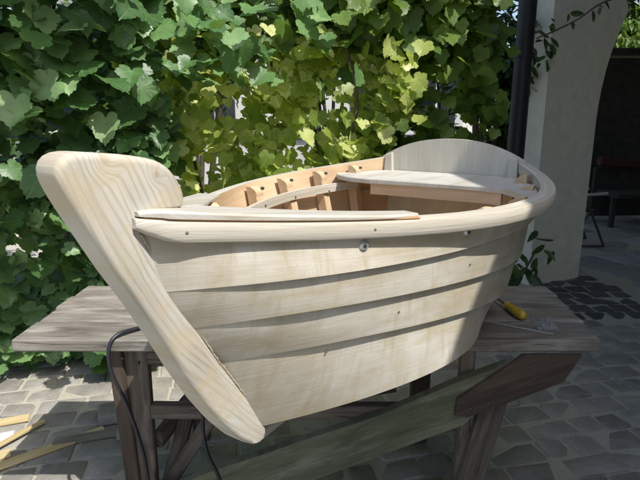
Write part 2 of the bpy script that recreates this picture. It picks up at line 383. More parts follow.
# knuckle curves: s0, s1, half breadth at 0 .33 .67 1, height at 0 .33 .67 1
KN = [None,
      (.061, .034, .308, .401, .262, -.279, -.281, -.275, -.300),
      (.112, .030, .309, .372, .262, -.363, -.357, -.387, -.440),
      (.189, .027, .311, .336, .255, -.461, -.444, -.500, -.560),
      (.297, .030, .320, .262, .180, -.655, -.573, -.618, -.672)]
def knuckle(k, u):
    u = np.asarray(u, float)
    if k == 0:
        return u * LB, lag(u, [0, .2, .4, .6, .8, 1], [.03, .162, .332, .424, .393, .257]), lag(u, [0, .33, .67, 1], [-.146, -.192, -.190, -.149])
    if k == 5:
        return .33 + u * (LB - .33), .012 + 0 * u, -.680 + 0 * u - .012 * np.sin(u * math.pi)
    a = KN[k]
    return a[0] + u * (LB - a[0]), lag(u, [0, .33, .67, 1], a[1:5]), lag(u, [0, .33, .67, 1], a[5:9])
NU = 56
US = np.linspace(0, 1, NU + 1)
boat = empty('rowing_boat', W(.8, 0, -.70), 'small clinker-built wooden rowing boat, bare and whitened, standing on the old workbench', 'boat')
def strake(k, sgn):
    """plank between knuckle k and k+1, lower edge lapped outwards over the next one"""
    T = .010; LAP = .015; OV = .016 if k else 0
    s0, b0, z0 = knuckle(k, US); s1, b1, z1 = knuckle(k + 1, US)
    if k == 4: LAPb = 0.0
    else: LAPb = LAP
    NV = 5; rows = []
    for v in np.linspace(0, 1, NV + 1):
        bul = math.sin(v * math.pi) * .0015
        S = s0 + (s1 - s0) * v; B = b0 + (b1 - b0) * v + bul; Z = z0 + (z1 - z0) * v
        fd = np.clip(US / .14, 0, 1); fd = fd * fd * (3 - 2 * fd)
        B = B - (1 - v) * (LAP * fd if k else 0)
        tk = np.clip(1 - US / .05, 0, 1); S = S - .02 * tk; B = B - .014 * tk
        if k and v == 0: Z = Z + OV * fd
        B = np.where(B < .012, .012, B)
        rows.append((S, B, Z))
    P = np.array([[W(S[i], sgn * B[i], Z[i]) for i in range(NU + 1)] for S, B, Z in rows])   # NV+1, NU+1, 3
    du = np.gradient(P, axis=1); dv = np.gradient(P, axis=0); n = np.cross(du, dv); n /= np.linalg.norm(n, axis=2, keepdims=True) + 1e-9
    out = sgn * np.array(BX) + np.array([0, 0, -.3]); sg = np.sign((n * out).sum(-1, keepdims=True)); sg[sg == 0] = 1; n = n * sg
    Q = P - n * T
    V = np.concatenate([P.reshape(-1, 3), Q.reshape(-1, 3)]); m = NU + 1; h = len(V) // 2; F = []
    for j in range(NV):
        for i in range(NU):
            a, b_, c, d = j * m + i, j * m + i + 1, (j + 1) * m + i + 1, (j + 1) * m + i
            F.append([a, d, c, b_] if sgn > 0 else [a, b_, c, d]); F.append([a + h, b_ + h, c + h, d + h] if sgn > 0 else [a + h, d + h, c + h, b_ + h])
    for i in range(NU):
        for j in (0, NV):
            a, b_ = j * m + i, j * m + i + 1; F.append([a, b_, b_ + h, a + h] if (j == 0) == (sgn > 0) else [a, a + h, b_ + h, b_])
    for j in range(NV):
        for i in (0, NU):
            a, b_ = j * m + i, (j + 1) * m + i; F.append([a, a + h, b_ + h, b_] if (i == 0) == (sgn > 0) else [a, b_, b_ + h, a + h])
    uv = []
    for q in range(2):
        for (S, B, Z), v in zip(rows, np.linspace(0, 1, NV + 1)):
            for i in range(m): uv.append((S[i] + k * 3.1 + (5 if sgn < 0 else 0), v * .13 + k * .7 + q * .4))
    nrm = mesh('strake', V, F, None, boat, True, uv, {'rnd': [((k * 7 + 3) % 5) / 4.] * len(V)}, auto=45)
    nrm.data.materials.append(M['strake']); nrm.data.materials.append(M['apricot'])
    # raw plywood inside, whitened outside
    mi = []
    for f in nrm.data.polygons: mi.append(1 if min(f.vertices) >= h else 0)
    nrm.data.polygons.foreach_set('material_index', mi)
    return nrm
for sgn in (1, -1):
    for k in range(5): strake(k, sgn)

def closed_loop(prof_fn, us, name, mat, smooth=True, caps=True, uvo=0., attr=0., auto=40):
    """sweep a closed profile; prof_fn(u) -> list of (s,b,z)"""
    V = []; UV = []; n = None; L = 0; prev = None
    for u in us:
        pr = prof_fn(u); n = len(pr)
        c = Vector(W(*pr[0]));
        if prev is not None: L += (c - prev).length
        prev = c; acc = 0
        for j, q in enumerate(pr):
            if j: acc += math.dist(pr[j], pr[j - 1])
            V.append(W(*q)); UV.append((L + uvo, acc))
    F = []
    for i in range(len(us) - 1):
        for j in range(n): F.append([i * n + j, i * n + (j + 1) % n, (i + 1) * n + (j + 1) % n, (i + 1) * n + j])
    if caps: F.append(list(range(n))[::-1]); F.append([(len(us) - 1) * n + j for j in range(n)])
    o = mesh(name, V, F, mat, boat, smooth, UV, {'rnd': [attr] * len(V)}, auto=auto)
    import bmesh
    bm = bmesh.new(); bm.from_mesh(o.data); bmesh.ops.recalc_face_normals(bm, faces=bm.faces); bm.to_mesh(o.data); bm.free()
    return o
def planfr(u):
    """sheer point and outward plan normal"""
    e = 1e-3; u0, u1 = max(0, u - e), min(1, u + e)
    a = [float(q) for q in knuckle(0, u0)]; c = [float(q) for q in knuckle(0, u1)]; p = [float(q) for q in knuckle(0, u)]
    t = (c[0] - a[0], c[1] - a[1]); l = math.hypot(*t); return p, (-t[1] / l, t[0] / l)
def rail_prof(u, sgn):
    p, nn = planfr(u); w0, w1, h = (-.012 if sgn > 0 else -.003), .029, .037
    tp = min(1, u / .05); tp = tp * (2 - tp)
    hh = h * (1 - .12 * u) * (.45 + .55 * tp); w1 = .010 + .019 * tp
    r = .011 * (.45 + .55 * tp) * .85; pts = []
    prof = [(w0, 0), (w1 - r, 0), (w1 - r * .3, -r * .3), (w1, -r), (w1, -hh + r), (w1 - r * .3, -hh + r * .3), (w1 - r, -hh), (w0, -hh)]
    if u < .03: nn = (nn[0] * 0.0, 1.0)
    return [(p[0] + nn[0] * x, sgn * (p[1] + nn[1] * x), p[2] + z) for x, z in prof]
us = np.concatenate([[0.0, .015, .03], np.linspace(.05, 1, 60)])
for sgn in (1, -1):
    o = closed_loop(lambda u: rail_prof(u, sgn), us, 'rubbing_rail', M['rail'], uvo=0 if sgn > 0 else 4)
# cap boards on the forward half of the rails, closing over the bow
def cap_prof(u, sgn):
    p, nn = planfr(u)
    if u < .03: nn = (0., 1.)
    wd = float(spl([0, .05, .09, .14, .2, .27, .34], [.03, .075, .085, .070, .050, .036, .030], u))
    tp = min(1, u / .05); tp = tp * (2 - tp)
    wo = .008 + .018 * tp if u < .30 else .026 - (u - .30) / .035 * .012
    bi = max(p[1] - wd, .0 if u > .08 else .0)
    th = (.0135 - .0075 * u / .335) * (.45 + .55 * tp)
    z = p[2] + .0027
    r = .004
    bo = p[1] + nn[1] * wo; so = p[0] + nn[0] * wo; si = p[0] - nn[0] * (p[1] - bi) * .5
    return [(si, sgn * bi, z), (so, sgn * bo, z), (so, sgn * bo, z + th - r), (so - nn[0] * r, sgn * (bo - nn[1] * r), z + th), (si, sgn * (bi + r), z + th), (si, sgn * bi, z + th - r)]
for sgn in (1, -1):
    closed_loop(lambda u: cap_prof(u, sgn), np.linspace(0.004, .335 if sgn > 0 else .30, 34), 'rail_cap', M['cap'], uvo=2. + sgn, auto=35)
    # glue line between rail and cap
    def gl(u):
        p, nn = planfr(u)
        if u < .03: nn = (0., 1.)
        return [(p[0] + nn[0] * x, sgn * (p[1] + nn[1] * x), p[2] + z) for x, z in ((0, .0005), (.0065 + .018 * min(1, u / .05), .0005), (.0065 + .018 * min(1, u / .05), .0026), (0, .0026))]
    closed_loop(gl, np.linspace(.01, .333, 30), 'glue_line', M['orange'], auto=35)

# stem: profile in the centre plane
front = [(-.112, -.064), (-.104, -.090), (-.087, -.125), (-.063, -.170), (-.033, -.227), (.006, -.292), (.047, -.368), (.088, -.450), (.130, -.524), (.178, -.596), (.228, -.658), (.262, -.684)]
back = [(.296, -.690), (.305, -.664), (.272, -.608), (.224, -.535), (.167, -.450), (.125, -.381), (.088, -.321), (.061, -.269), (.040, -.225), (.020, -.184), (.008, -.150), (.030, -.140), (.075, -.142), (.112, -.146)]
top = [(.114, -.128), (.104, -.104), (.086, -.078), (.060, -.062), (0, -.051), (-.057, -.045), (-.085, -.042), (-.102, -.048)]
def resample(poly, n):
    P = np.array(poly + [poly[0]]); d = np.r_[0, np.cumsum(np.linalg.norm(np.diff(P, axis=0), axis=1))]
    t = np.linspace(0, d[-1], n, endpoint=False); return np.c_[np.interp(t, d, P[:, 0]), np.interp(t, d, P[:, 1])]
def smoothp(P, it, keep=None):
    for _ in range(it): P = (P + .5 * np.roll(P, 1, 0) + .5 * np.roll(P, -1, 0)) / 2
    return P
def stem():
    P = smoothp(resample(front + back + top, 150), 3)
    c = P - np.roll(P, 1, 0) + np.roll(P, -1, 0) - P; c /= np.linalg.norm(c, axis=1, keepdims=True); nrm = np.c_[-c[:, 1], c[:, 0]]
    cen = P.mean(0)
    # inward normals
    area = .5 * np.sum(P[:, 0] * np.roll(P[:, 1], -1) - np.roll(P[:, 0], -1) * P[:, 1]); 
    if area < 0: nrm = -nrm
    HB = .031; lays = []
    isb = (P[:, 1] < -.14) & (P[:, 0] > np.interp(-P[:, 1], [.14, .7], [-.04, .27]))    # edge against the planking stays sharper
    rad = np.where(isb, .004, .012)
    for th_ in np.linspace(0, 1, 6):
        a = th_ * math.pi / 2
        lays.append((HB - .0 - (1 - math.sin(a)) * rad, (1 - np.cos(a * 1.0)) * 0 + (1 - math.cos(math.pi / 2 - a)) * 0 + rad * (1 - math.cos(a))))
    V = []; UV = []; m = len(P)
    seq = []
    for hb, ins in lays: seq.append((hb, ins))
    # port side half: from outline (edge) to face
    allr = [(-h, i) for h, i in seq[::-1]] + seq
    for hb, ins in allr:
        Q = P + nrm * np.asarray(ins)[:, None]
        for q, h in zip(Q, np.broadcast_to(hb, (m,))): V.append(W(q[0], h, q[1])); UV.append(q)
    F = []
    for i in range(len(allr) - 1):
        for j in range(m): F.append([i * m + j, i * m + (j + 1) % m, (i + 1) * m + (j + 1) % m, (i + 1) * m + j])
    F.append(list(range(m))[::-1]); F.append([(len(allr) - 1) * m + j for j in range(m)])
    # uv: along / across the sweep of the stem
    UV = np.array(UV); uu = (UV[:, 0] * .50 - UV[:, 1] * .866); vv = (UV[:, 0] * .866 + UV[:, 1] * .50)
    vv = vv - .35 * (uu - .25) ** 2 + np.array([W_ for W_ in np.zeros(len(UV))])
    o = mesh('stem', V, F, M['stem'], boat, True, np.c_[uu, vv], {'rnd': [0.5] * len(V)}, auto=40)
    import bmesh
    bm = bmesh.new(); bm.from_mesh(o.data); bmesh.ops.recalc_face_normals(bm, faces=bm.faces); bm.to_mesh(o.data); bm.free()
    return o
stem()
def bead():
    P = smoothp(resample([(.012, -.170), (.040, -.222), (.061, -.267), (.088, -.319), (.125, -.379), (.167, -.448), (.224, -.533), (.272, -.606), (.300, -.655), (.26, -.60), (.12, -.375), (.05, -.24)], 300), 0)[:150]
    pts = [(.014, -.175), (.040, -.224), (.061, -.268), (.088, -.320), (.125, -.380), (.167, -.449), (.224, -.534), (.272, -.607), (.298, -.650)]
    d = np.r_[0, np.cumsum([math.dist(a, b_) for a, b_ in zip(pts, pts[1:])])]; t = np.linspace(0, d[-1], 170)
    X = np.interp(t, d, [p[0] for p in pts]); Z = np.interp(t, d, [p[1] for p in pts])
    nz = np.convolve(rng.random(176), np.ones(5) / 5, 'same')[:170]
    mb = MB(); mb.tube([W(x + .001 + (n_ - .5) * .006, .0312, z) for x, z, n_ in zip(X, Z, nz)], list(.0010 + .003 * np.clip(nz - .4, 0, 1) + rng.random(170) * .0006), 7)
    mb.build('glue_bead', M['glue'], boat, True)
bead()
# transom
def transom():
    top_ = [(b_, z) for b_, z in zip(np.linspace(.277, -.277, 41), [0] * 41)]
    pts = []
    for b_, _ in top_:
        x = abs(b_) / .277; z = -.073 - (.074) * (x ** 2.3); pts.append((b_, z))
    low = []
    for k in (1, 2, 3, 4):
        s, b_, z = knuckle(k, 1.); low.append((float(b_) - .004, float(z)))
    low.append((.02, -.692))
    poly = pts + [(-b_, z) for b_, z in low] + [(b_, z) for b_, z in low[::-1]]
    mb = MB(); mb.prism(poly, BX, ZX, AX, W(LB - .012, 0, 0), .022)
    o = mb.build('transom', M['transom'], boat)
    mb = MB()
    # small rounded trim along the arched top
    for sgn in (1, -1):
        mb = MB(); b0 = sgn * .245; mb.prism([(-.020, -.045), (.020, -.045), (.012, .058), (-.014, .066)] if sgn > 0 else [(-.020, -.045), (.020, -.045), (.014, .066), (-.012, .058)], BX, ZX, -AX, W(LB - .0125, b0 - sgn * .004, -.195), .02, bev=.003)
        mb.build('corner_cleat', M['transom'], boat)
transom()
# stern seat
def seat():
    zt = -.200; fr = [(1.19, -.345), (1.15, -.315), (1.11, -.25), (1.09, -.15), (1.10, 0), (1.10, .14), (1.10, .24), (1.085, .30), (1.03, .345), (.955, .385)]
    bk = [];
    for u in np.linspace(.66, .99, 12):
        s, b_, z = knuckle(0, u); bk.append((float(s), float(b_) - .018))
    poly = [p for p in fr] + bk + [(s, -b_) for s, b_ in bk[::-1] if s > 1.20]
    poly = [(s, b_) for s, b_ in poly if s < LB - .013]
    mb = MB(); mb.prism([(s, b_) for s, b_ in poly], AX, BX, -ZX, W(0, 0, zt), .016, bev=.003)
    mb.build('stern_seat', M['seat'], boat)
    mb = MB()
    mid = [(1.098, -.15), (1.103, -.08), (1.104, 0), (1.104, .14), (1.104, .235), (1.088, .292)]
    pts = spl(range(6), [m_[0] for m_ in mid], np.linspace(0, 5, 24)); pb = spl(range(6), [m_[1] for m_ in mid], np.linspace(0, 5, 24))
    V = []; UV = []; F = []
    for i, (s, b_) in enumerate(zip(pts, pb)):
        for ds, z in ((0, -.2165), (.018, -.2165), (.018, -.252), (0, -.252)): V.append(W(s + ds, b_, z)); UV.append((b_, z + ds))
    for i in range(23):
        for j in range(4): F.append([i * 4 + j, i * 4 + (j + 1) % 4, (i + 1) * 4 + (j + 1) % 4, (i + 1) * 4 + j])
    F += [[3, 2, 1, 0], [92, 93, 94, 95]]
    mb.add(V, F, UV, .3); mb.build('seat_apron', M['apricot'], boat)
seat()
# ribs inside both sides
def hullin(sq, sgn, vdepth, off):
    """inner hull point at station s=sq, depth index vdepth (0..4 knuckles)"""
    k = min(int(vdepth), 3); f = vdepth - k
    def at(k):
        s0 = float(knuckle(k, 0.)[0]); u = min(max((sq - s0) / (LB - s0), 0), 1); _, b_, z = knuckle(k, u); return float(b_), float(z)
    (b0, z0), (b1, z1) = at(k), at(k + 1)
    b_ = b0 + (b1 - b0) * f; z = z0 + (z1 - z0) * f
    return (sq, sgn * (b_ - off), z)
for si, sq in enumerate((.36, .72, .915, 1.10, 1.26)):
    for sgn in (1, -1):
        outer = []; inner = []
        vd = np.r_[np.linspace(0.04, .3, 5), np.linspace(.4, 4, 16)]
        for i, v in enumerate(vd):
            dep = [.016, .026, .033, .036, .036][i] if i < 5 else .034
            outer.append(hullin(sq, sgn, v, .026)); q = hullin(sq, sgn, v, .026 + dep); inner.append(q)
        V = []; UV = []; F = []; wdt = .034; n = len(vd)
        for ds in (-wdt / 2, wdt / 2):
            for L_ in (outer, inner):
                for i, q in enumerate(L_): V.append(W(q[0] + ds, q[1], q[2])); UV.append((i * .05, ds + (0 if L_ is outer else .03)))
        # rings: 0 outer-, 1 inner-, 2 outer+, 3 inner+
        for i in range(n - 1):
            for a, b_ in ((0, 1), (1, 3), (3, 2), (2, 0)): F.append([a * n + i, b_ * n + i, b_ * n + i + 1, a * n + i + 1])
        F += [[0, n, 3 * n, 2 * n][::1], [n - 1, 2 * n - 1, 4 * n - 1, 3 * n - 1][::-1]]
        o = mesh('rib', V, F, M['apricot'], boat, False, UV, {'rnd': [random.random()] * len(V)})
        import bmesh
        bm = bmesh.new(); bm.from_mesh(o.data); bmesh.ops.recalc_face_normals(bm, faces=bm.faces); bm.to_mesh(o.data); bm.free()
# stringer (seat riser) along the inside
for sgn in (1, -1):
    V = []; UV = []; F = []; sqs = np.linspace(.36, 1.24, 24)
    for i, s in enumerate(sqs):
        s0 = float(s); u = s0 / LB
        base = hullin(s0, sgn, .55, .064); z = -.262 + .020 * (s0 - .36) / .88
        for db, dz in ((0, .014), (-.014, .014), (-.014, -.014), (0, -.014)): V.append(W(s0, base[1] + sgn * db, z + dz)); UV.append((s0, db + dz))
    n = len(sqs)
    for i in range(n - 1):
        for j in range(4): F.append([i * 4 + j, i * 4 + (j + 1) % 4, (i + 1) * 4 + (j + 1) % 4, (i + 1) * 4 + j])
    F += [[3, 2, 1, 0], [(n - 1) * 4 + j for j in range(4)]]
    mesh('seat_riser', V, F, M['rail'], boat, False, UV, {'rnd': [.4] * len(V)})
# keel
mb = MB(); mb.plank(W(.30, 0, -.690), W(LB - .02, 0, -.690), ZX, .020, .034, .004); mb.build('keel', M['rail'], boat)
mb = MB(); mb.plank(W(LB + .012 + .001, 0, -.20), W(LB + .013, 0, -.69), AX, .03, .03, .004)
# fastenings
def bolt(s, b_, z, nrm, r, h, mat, ring=False, parent=boat, name='bolt'):
    mb = MB(); p = Vector(W(s, b_, z)); n = Vector(nrm).normalized()
    mb.tube([p - n * .004, p + n * h * .55, p + n * h], [r, r, r * .72], 12)
    o = mb.build(name, mat, parent, True, auto=40)
    if ring:
        mb = MB(); mb.tube([p + n * (h - .001), p + n * (h + .0012)], [r * .36, r * .34], 6); mb.build('bolt_socket', M['darksteel'], o, True, auto=40)
    return o
def onhull(s, k, f):
    q = hullin(s, 1, k + f, 0); return q
def hull_at(px, k, f): pass
for s, f, r in ((.372, .40, .0105), (.61, .36, .0095)):
    q = onhull(s, 0, f); p, nn = planfr(s / LB)
    bolt(q[0], q[1] + .002, q[2] - .012, AX * nn[0] + BX * nn[1], r, .008, M['steel'], True)
for s, zf in ((.075, -.019), (.39, -.017)):
    p, nn = planfr(s / LB); bolt(p[0] + nn[0] * .0285, p[1] + nn[1] * .0285, p[2] + zf, AX * nn[0] + BX * nn[1], .0032, .0010, M['putty'])
for s in (.72, .915, 1.10, 1.26):     # bolts at rib heads on the far side, facing inboard
    q = hullin(s, -1, .12, .058); bolt(s + .018, q[1] + .003, q[2], BX, .0048, .005, M['darksteel'])
    if s < 1.2:
        q = hullin(s, -1, .55, .078); bolt(s, q[1], -.255, BX, .0036, .003, M['darksteel'])
for s, k, f in ((.345, 3, .12), (.47, 2, .5), (.66, 1, .55)):
    q = onhull(s, k, f); u = min(1, s / LB); p, nn = planfr(u)
    bolt(q[0], q[1] - .0035, q[2], AX * nn[0] + BX * nn[1] - ZX * .25, .0020, -.0004 + .0012, M['putty'], name='screw')

# ------------------------------------------------------------------ workbench
TZ = .74
bench = empty('workbench', (0, 1.95, 0), 'old weathered plank workbench on nailed legs, carrying the boat', 'workbench')
ys = [1.585, 1.75, 1.89, 2.03, 2.16]
for i in range(4):
    mb = MB(); x0 = (-1.005, -1.0, -1.01, -1.0)[i]; x1 = (.915, .94, .955, .97)[i]; wd = ys[i + 1] - ys[i] - .005
    mb.plank((x0, (ys[i] + ys[i + 1]) / 2, TZ - .0215), (x1, (ys[i] + ys[i + 1]) / 2, TZ - .0215), (0, 1, 0), wd, .043, .005, .0025, i * .31, 12)
    mb.build('plank', M['table'], bench, False)
def part(name, mat, p0, p1, wdt, th, up=(1, 0, 0), jit=.002, segs=4):
    mb = MB(); mb.plank(p0, p1, up, wdt, th, .004, jit, None, segs); return mb.build(name, mat, bench)
U_ = TZ - .0435
part('leg', M['leg'], (-.636, 1.66, U_), (-.640, 1.655, 0), .105, .035)
part('leg', M['redboard'], (-.69, 1.632, U_ - .0), (-.655, 1.630, 0), .050, .018)
part('leg', M['leg'], (-.535, 2.10, U_), (-.545, 2.16, 0), .075, .05)
part('leg', M['leg'], (.505, 1.665, U_ + .0005), (.515, 1.70, 0), .045, .05)
part('leg', M['leg'], (.620, 1.655, U_ - .12), (.500, 1.635, 0), .085, .04)
part('leg', M['redboard'], (.44, 2.10, U_), (.45, 2.16, 0), .08, .05)

part('stretcher', M['leg'], (-.583, 1.650, .451), (.455, 1.652, .447), .050, .042, (0, 0, 1))
part('top_rail', M['leg'], (-.585, 1.655, U_ - .035), (-.15, 1.655, U_ - .035), .07, .035, (0, 0, 1)) 
part('side_rail', M['leg'], (-.59, 1.70, .30), (-.50, 2.10, .33), .07, .03, (0, 0, 1))
part('brace', M['leg'], (-.43, 2.02, U_), (-.56, 1.72, .12), .055, .035, (1, 0, 0))
part('brace', M['leg'], (-.36, 1.705, .44), (-.60, 1.715, .06), .050, .03, (1, 0, 0))
part('brace', M['leg'], (-.62, 1.86, .30), (.30, 1.92, .42), .09, .03, (0, 0, 1))
part('brace', M['leg'], (.47, 1.72, .44), (.62, 1.90, .08), .05, .035, (1, 0, 0))
# front diagonals
def facep(name, mat, poly, y, th):
    mb = MB(); mb.prism(poly, (1, 0, 0), (0, 0, 1), (0, 1, 0), (0, y, 0), th, a=.5, bev=.003)
    mb.uv = [(x * .93 + z * .37, -x * .37 + z * .93) for x, z in [(v[0], v[2]) for v in mb.v]]
    return mb.build(name, mat, bench)
facep('brace', M['green'], [(-.95, -.03), (-.60, -.03), (.49, .430), (.60, .565), (.62, .655), (.46, .590), (.205, .468), (-.383, .247)], 1.592, .034)
facep('brace', M['redboard'], [(.455, .535), (.62, .660), (.66, .694), (.85, .694), (.80, .60), (.64, .530), (.49, .470), (.45, .475)], 1.570, .020)
for x, z in ((.50, .50), (.56, .52), (-.66, .66), (-.61, .64)):
    mb = MB(); mb.tube([(x, 1.568 if x > 0 else 1.619, z), (x, 1.575 if x > 0 else 1.63, z)], .005, 8); mb.build('nail', M['darksteel'], bench, True)

# ------------------------------------------------------------------ power cable
def bez(P, n=12):
    P = [Vector(p) for p in P]; out = []
    for i in range(len(P) - 1):
        p0 = P[max(i - 1, 0)]; p1 = P[i]; p2 = P[i + 1]; p3 = P[min(i + 2, len(P) - 1)]
        for k in range(n):
            t = k / n; out.append(.5 * ((2 * p1) + (p2 - p0) * t + (2 * p0 - 5 * p1 + 4 * p2 - p3) * t * t + (-p0 + 3 * p1 - 3 * p2 + p3) * t ** 3))
    out.append(P[-1]); return out
mb = MB()
mb.tube(bez([(-.62, 1.50, .006), (-.585, 1.535, .10), (-.585, 1.55, .30), (-.625, 1.555, .50), (-.675, 1.56, .64), (-.680, 1.572, .72), (-.66, 1.605, .752), (-.60, 1.68, .749), (-.48, 1.80, .748), (-.30, 1.84, .748), (-.24, 1.72, .748), (-.30, 1.60, .752), (-.345, 1.562, .735), (-.365, 1.548, .60), (-.385, 1.545, .47), (-.372, 1.535, .36), (-.335, 1.53, .26), (-.33, 1.52, .12), (-.34, 1.48, .02), (-.25, 1.36, .006), (.0, 1.2, .006)]), .0065, 8)
cab = mb.build('power_cable', M['cable'], None, True, origin=(-.6, 1.55, 0)); tag(cab, 'black power cable looped over the left front edge of the workbench', 'cable')

# ------------------------------------------------------------------ things on the bench
sdv = empty('screwdriver', (.72, 1.86, TZ), 'screwdriver with a yellow handle lying on the bench behind the boat stern', 'screwdriver')
def lathe(p0, dr, prof, n=14):
    mb = MB(); p0 = Vector(p0); dr = Vector(dr).normalized(); mb.tube([p0 + dr * t for t, r in prof], [r for t, r in prof], n); return mb
hd = Vector((-.035, .20, 0)).normalized()
lathe((.722, 1.745, TZ + .019), hd, [(0, .006), (.006, .014), (.02, .0175), (.05, .0185), (.085, .0165), (.10, .0125), (.112, .012), (.12, .015), (.125, .009)]).build('handle', M['yellow'], sdv, True, auto=50)
lathe((.722, 1.745, TZ + .019), hd, [(.124, .0035), (.22, .0035), (.232, .0042), (.238, .001)]).build('shaft', M['darksteel'], sdv, True, auto=50)
# clear plastic bag of screws
mpl, nt, b, N = newmat('clear_plastic'); b.inputs['Base Color'].default_value = (.75, .78, .8, 1); b.inputs['Roughness'].default_value = .12
b.inputs['Transmission Weight'].default_value = .82; b.inputs['IOR'].default_value = 1.3
bump(N, nt, b, noise(N, nt, N('TexCoord').outputs['Object'], 45, 4), 1., .01)
bag = empty('plastic_bag', (.78, 1.72, TZ), 'small clear plastic bag of screws lying on the bench right of the boat', 'bag')
nx = 14; V = []; F = []
for side in (0, 1):
    for i in range(nx + 1):
        for j in range(nx + 1):
            x, y = i / nx - .5, j / nx - .5; e = max(0, 1 - max(abs(x), abs(y)) * 2)
            z = .0015 + (side) * (.013 * min(1, e * 2.2) * (.6 + .4 * math.sin(x * 17 + y * 9)) + .0006)
            V.append((.785 + x * .075 + y * .02, 1.725 + y * .12, TZ + z + .0005))
n1 = (nx + 1) ** 2
for i in range(nx):
    for j in range(nx):
        a = i * (nx + 1) + j; q = [a, a + nx + 1, a + nx + 2, a + 1]; F.append(q[::-1]); F.append([k + n1 for k in q])
mesh('film', V, F, mpl, bag, True)
for i in range(5):
    mb = MB(); x, y, a = .775 + random.uniform(-.015, .02), 1.72 + random.uniform(-.03, .03), random.random() * 6
    d = Vector((math.cos(a), math.sin(a), 0)); p = Vector((x, y, TZ + .0055)); mb.tube([p, p + d * .003, p + d * .004, p + d * .022, p + d * .026], [.004, .0035, .0018, .0016, .0004], 7); mb.build('screw', M['steel'], bag, True, auto=40)
mb = MB(); mb.plank((.60, 1.735, TZ + .0030), (.775, 1.628, TZ + .0030), (0, 1, 0), .014, .0022, .0005)
o = mb.build('saw_blade', M['steel'], None, origin=(.69, 1.68, TZ)); tag(o, 'thin steel saw blade lying flat in front of the plastic bag', 'blade')

# ------------------------------------------------------------------ offcuts on the paving
def offcut(p0, p1, wd, th, mat, label, z=0., up=None, grp='wood offcuts on the paving'):
    mb = MB(); d = Vector((p1[0] - p0[0], p1[1] - p0[1], 0)).normalized(); side = Vector((-d.y, d.x, 0))
    mb.plank((p0[0], p0[1], z + th / 2 + .004), (p1[0], p1[1], z + th / 2 + .004), side, wd, th, .0015, .0, None, 1)
    o = mb.build('wood_offcut', mat, None, origin=(p0[0], p0[1], z)); tag(o, label, 'offcut', grp)
offcut((-1.50, 1.83), (-1.02, 2.22), .055, .010, M['offcut'], 'long yellowish offcut strip running from the sun into the bench shadow')
offcut((-1.21, 2.11), (-.94, 2.20), .06, .012, M['offcut_shaded'], 'offcut board, its shade put into the grey colour, beside the left bench leg')
offcut((-1.48, 1.98), (-1.33, 2.27), .025, .012, M['offcut'], 'narrow yellow stick lying across the other offcuts', .012)
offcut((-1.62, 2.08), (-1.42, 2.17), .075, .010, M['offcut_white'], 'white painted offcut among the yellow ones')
offcut((-1.68, 2.22), (-1.43, 2.32), .060, .010, M['offcut'], 'yellow offcut lying furthest back at the left edge', .0)
offcut((-1.55, 1.93), (-1.36, 2.04), .06, .010, M['offcut'], 'broad yellow offcut under the narrow stick')
mb = MB(); stone(mb, -.99, 2.34, .20, .13, R(20), .055, .012, .002, .05); o = mb.build('loose_paver', M['paver'], None, True, auto=50, origin=(-.99, 2.34, 0)); tag(o, 'loose grey paving block lying beside the left bench leg', 'paving block')
mb = MB(); stone(mb, -.90, 2.17, .07, .06, R(5), .045, .008, .002, .04); o = mb.build('stone_chip', M['paver'], None, True, auto=50, origin=(-.9, 2.17, 0)); tag(o, 'small broken piece of paving in front of the loose block', 'stone')

# ------------------------------------------------------------------ arch wall, pipe, passage
P0 = Vector((1.85, 4.45, 0)); WT = Vector((.92, .39, 0)).normalized(); WN = Vector((-WT.y, WT.x, 0))
jam = .60; aw = 1.25; ab = 1.60; spring = 1.40; HW = 3.55
poly = [(0, -.02), (jam, -.02), (jam, spring)]
for i in range(1, 33):
    t = math.pi * i / 33; poly.append((jam + aw - aw * math.cos(t), spring + ab * math.sin(t)))
x2 = jam + 2 * aw
poly += [(x2, spring), (x2, -.02), (x2 + .6, -.02), (x2 + .6, HW), (0, HW)]
mb = MB(); mb.prism(poly, WT, ZX, WN, P0, .24); o = mb.build('arch_wall', M['plaster'], None, origin=P0); tag(o, 'grey plastered house wall with a wide arched opening, right of the boat', 'wall')
dp = empty('drainpipe', (1.60, 4.20, 0), 'dark vertical drainpipe standing left of the plastered pillar', 'pipe')
mb = MB(); mb.tube([(1.575, 4.28, -.01), (1.575, 4.28, 3.5)], .068, 20); mb.build('pipe', M['pipe'], dp, True, auto=50)
for z in (.6, 1.9, 3.0):
    mb = MB(); mb.tube([(1.575, 4.28, z), (1.575, 4.28, z + .035)], .074, 20); mb.plank((1.58, 4.3, z + .017), (1.80, 4.50, z + .017), (0, 0, 1), .02, .01); mb.build('bracket', M['pipe'], dp, True, auto=40)
# unseen roof overhead, shaped to throw the shade on the right half
rf = empty('shade_roof', (4, 3, 3.56), 'unseen boarded roof above the arch, shaped to shade the right side', 'roof')
mb = MB(); mb.plank((1.70, 3.6, 3.62), (9.5, 3.6, 3.62), (0, 1, 0), 12.4, .10, .01); mb.build('roof_slab', M['roofunder'], rf)
# unseen walls added at the right and behind the camera to cut ambient light
for nm, a, b_, lab in (('shade_wall', (7.6, -2.6, 1.75), (7.6, 9.4, 1.75), 'unseen plastered wall on the right, added to deepen the porch shade'), ('shade_wall', (1.5, -2.7, 1.75), (7.5, -2.7, 1.75), 'unseen plastered wall behind the viewer, added to deepen the porch shade')):
    mb = MB(); mb.plank(a, b_, (0, 0, 1), 3.6, .2, .01); o = mb.build(nm, M['plaster'], None, origin=(a[0], a[1], 0)); tag(o, lab, 'wall')
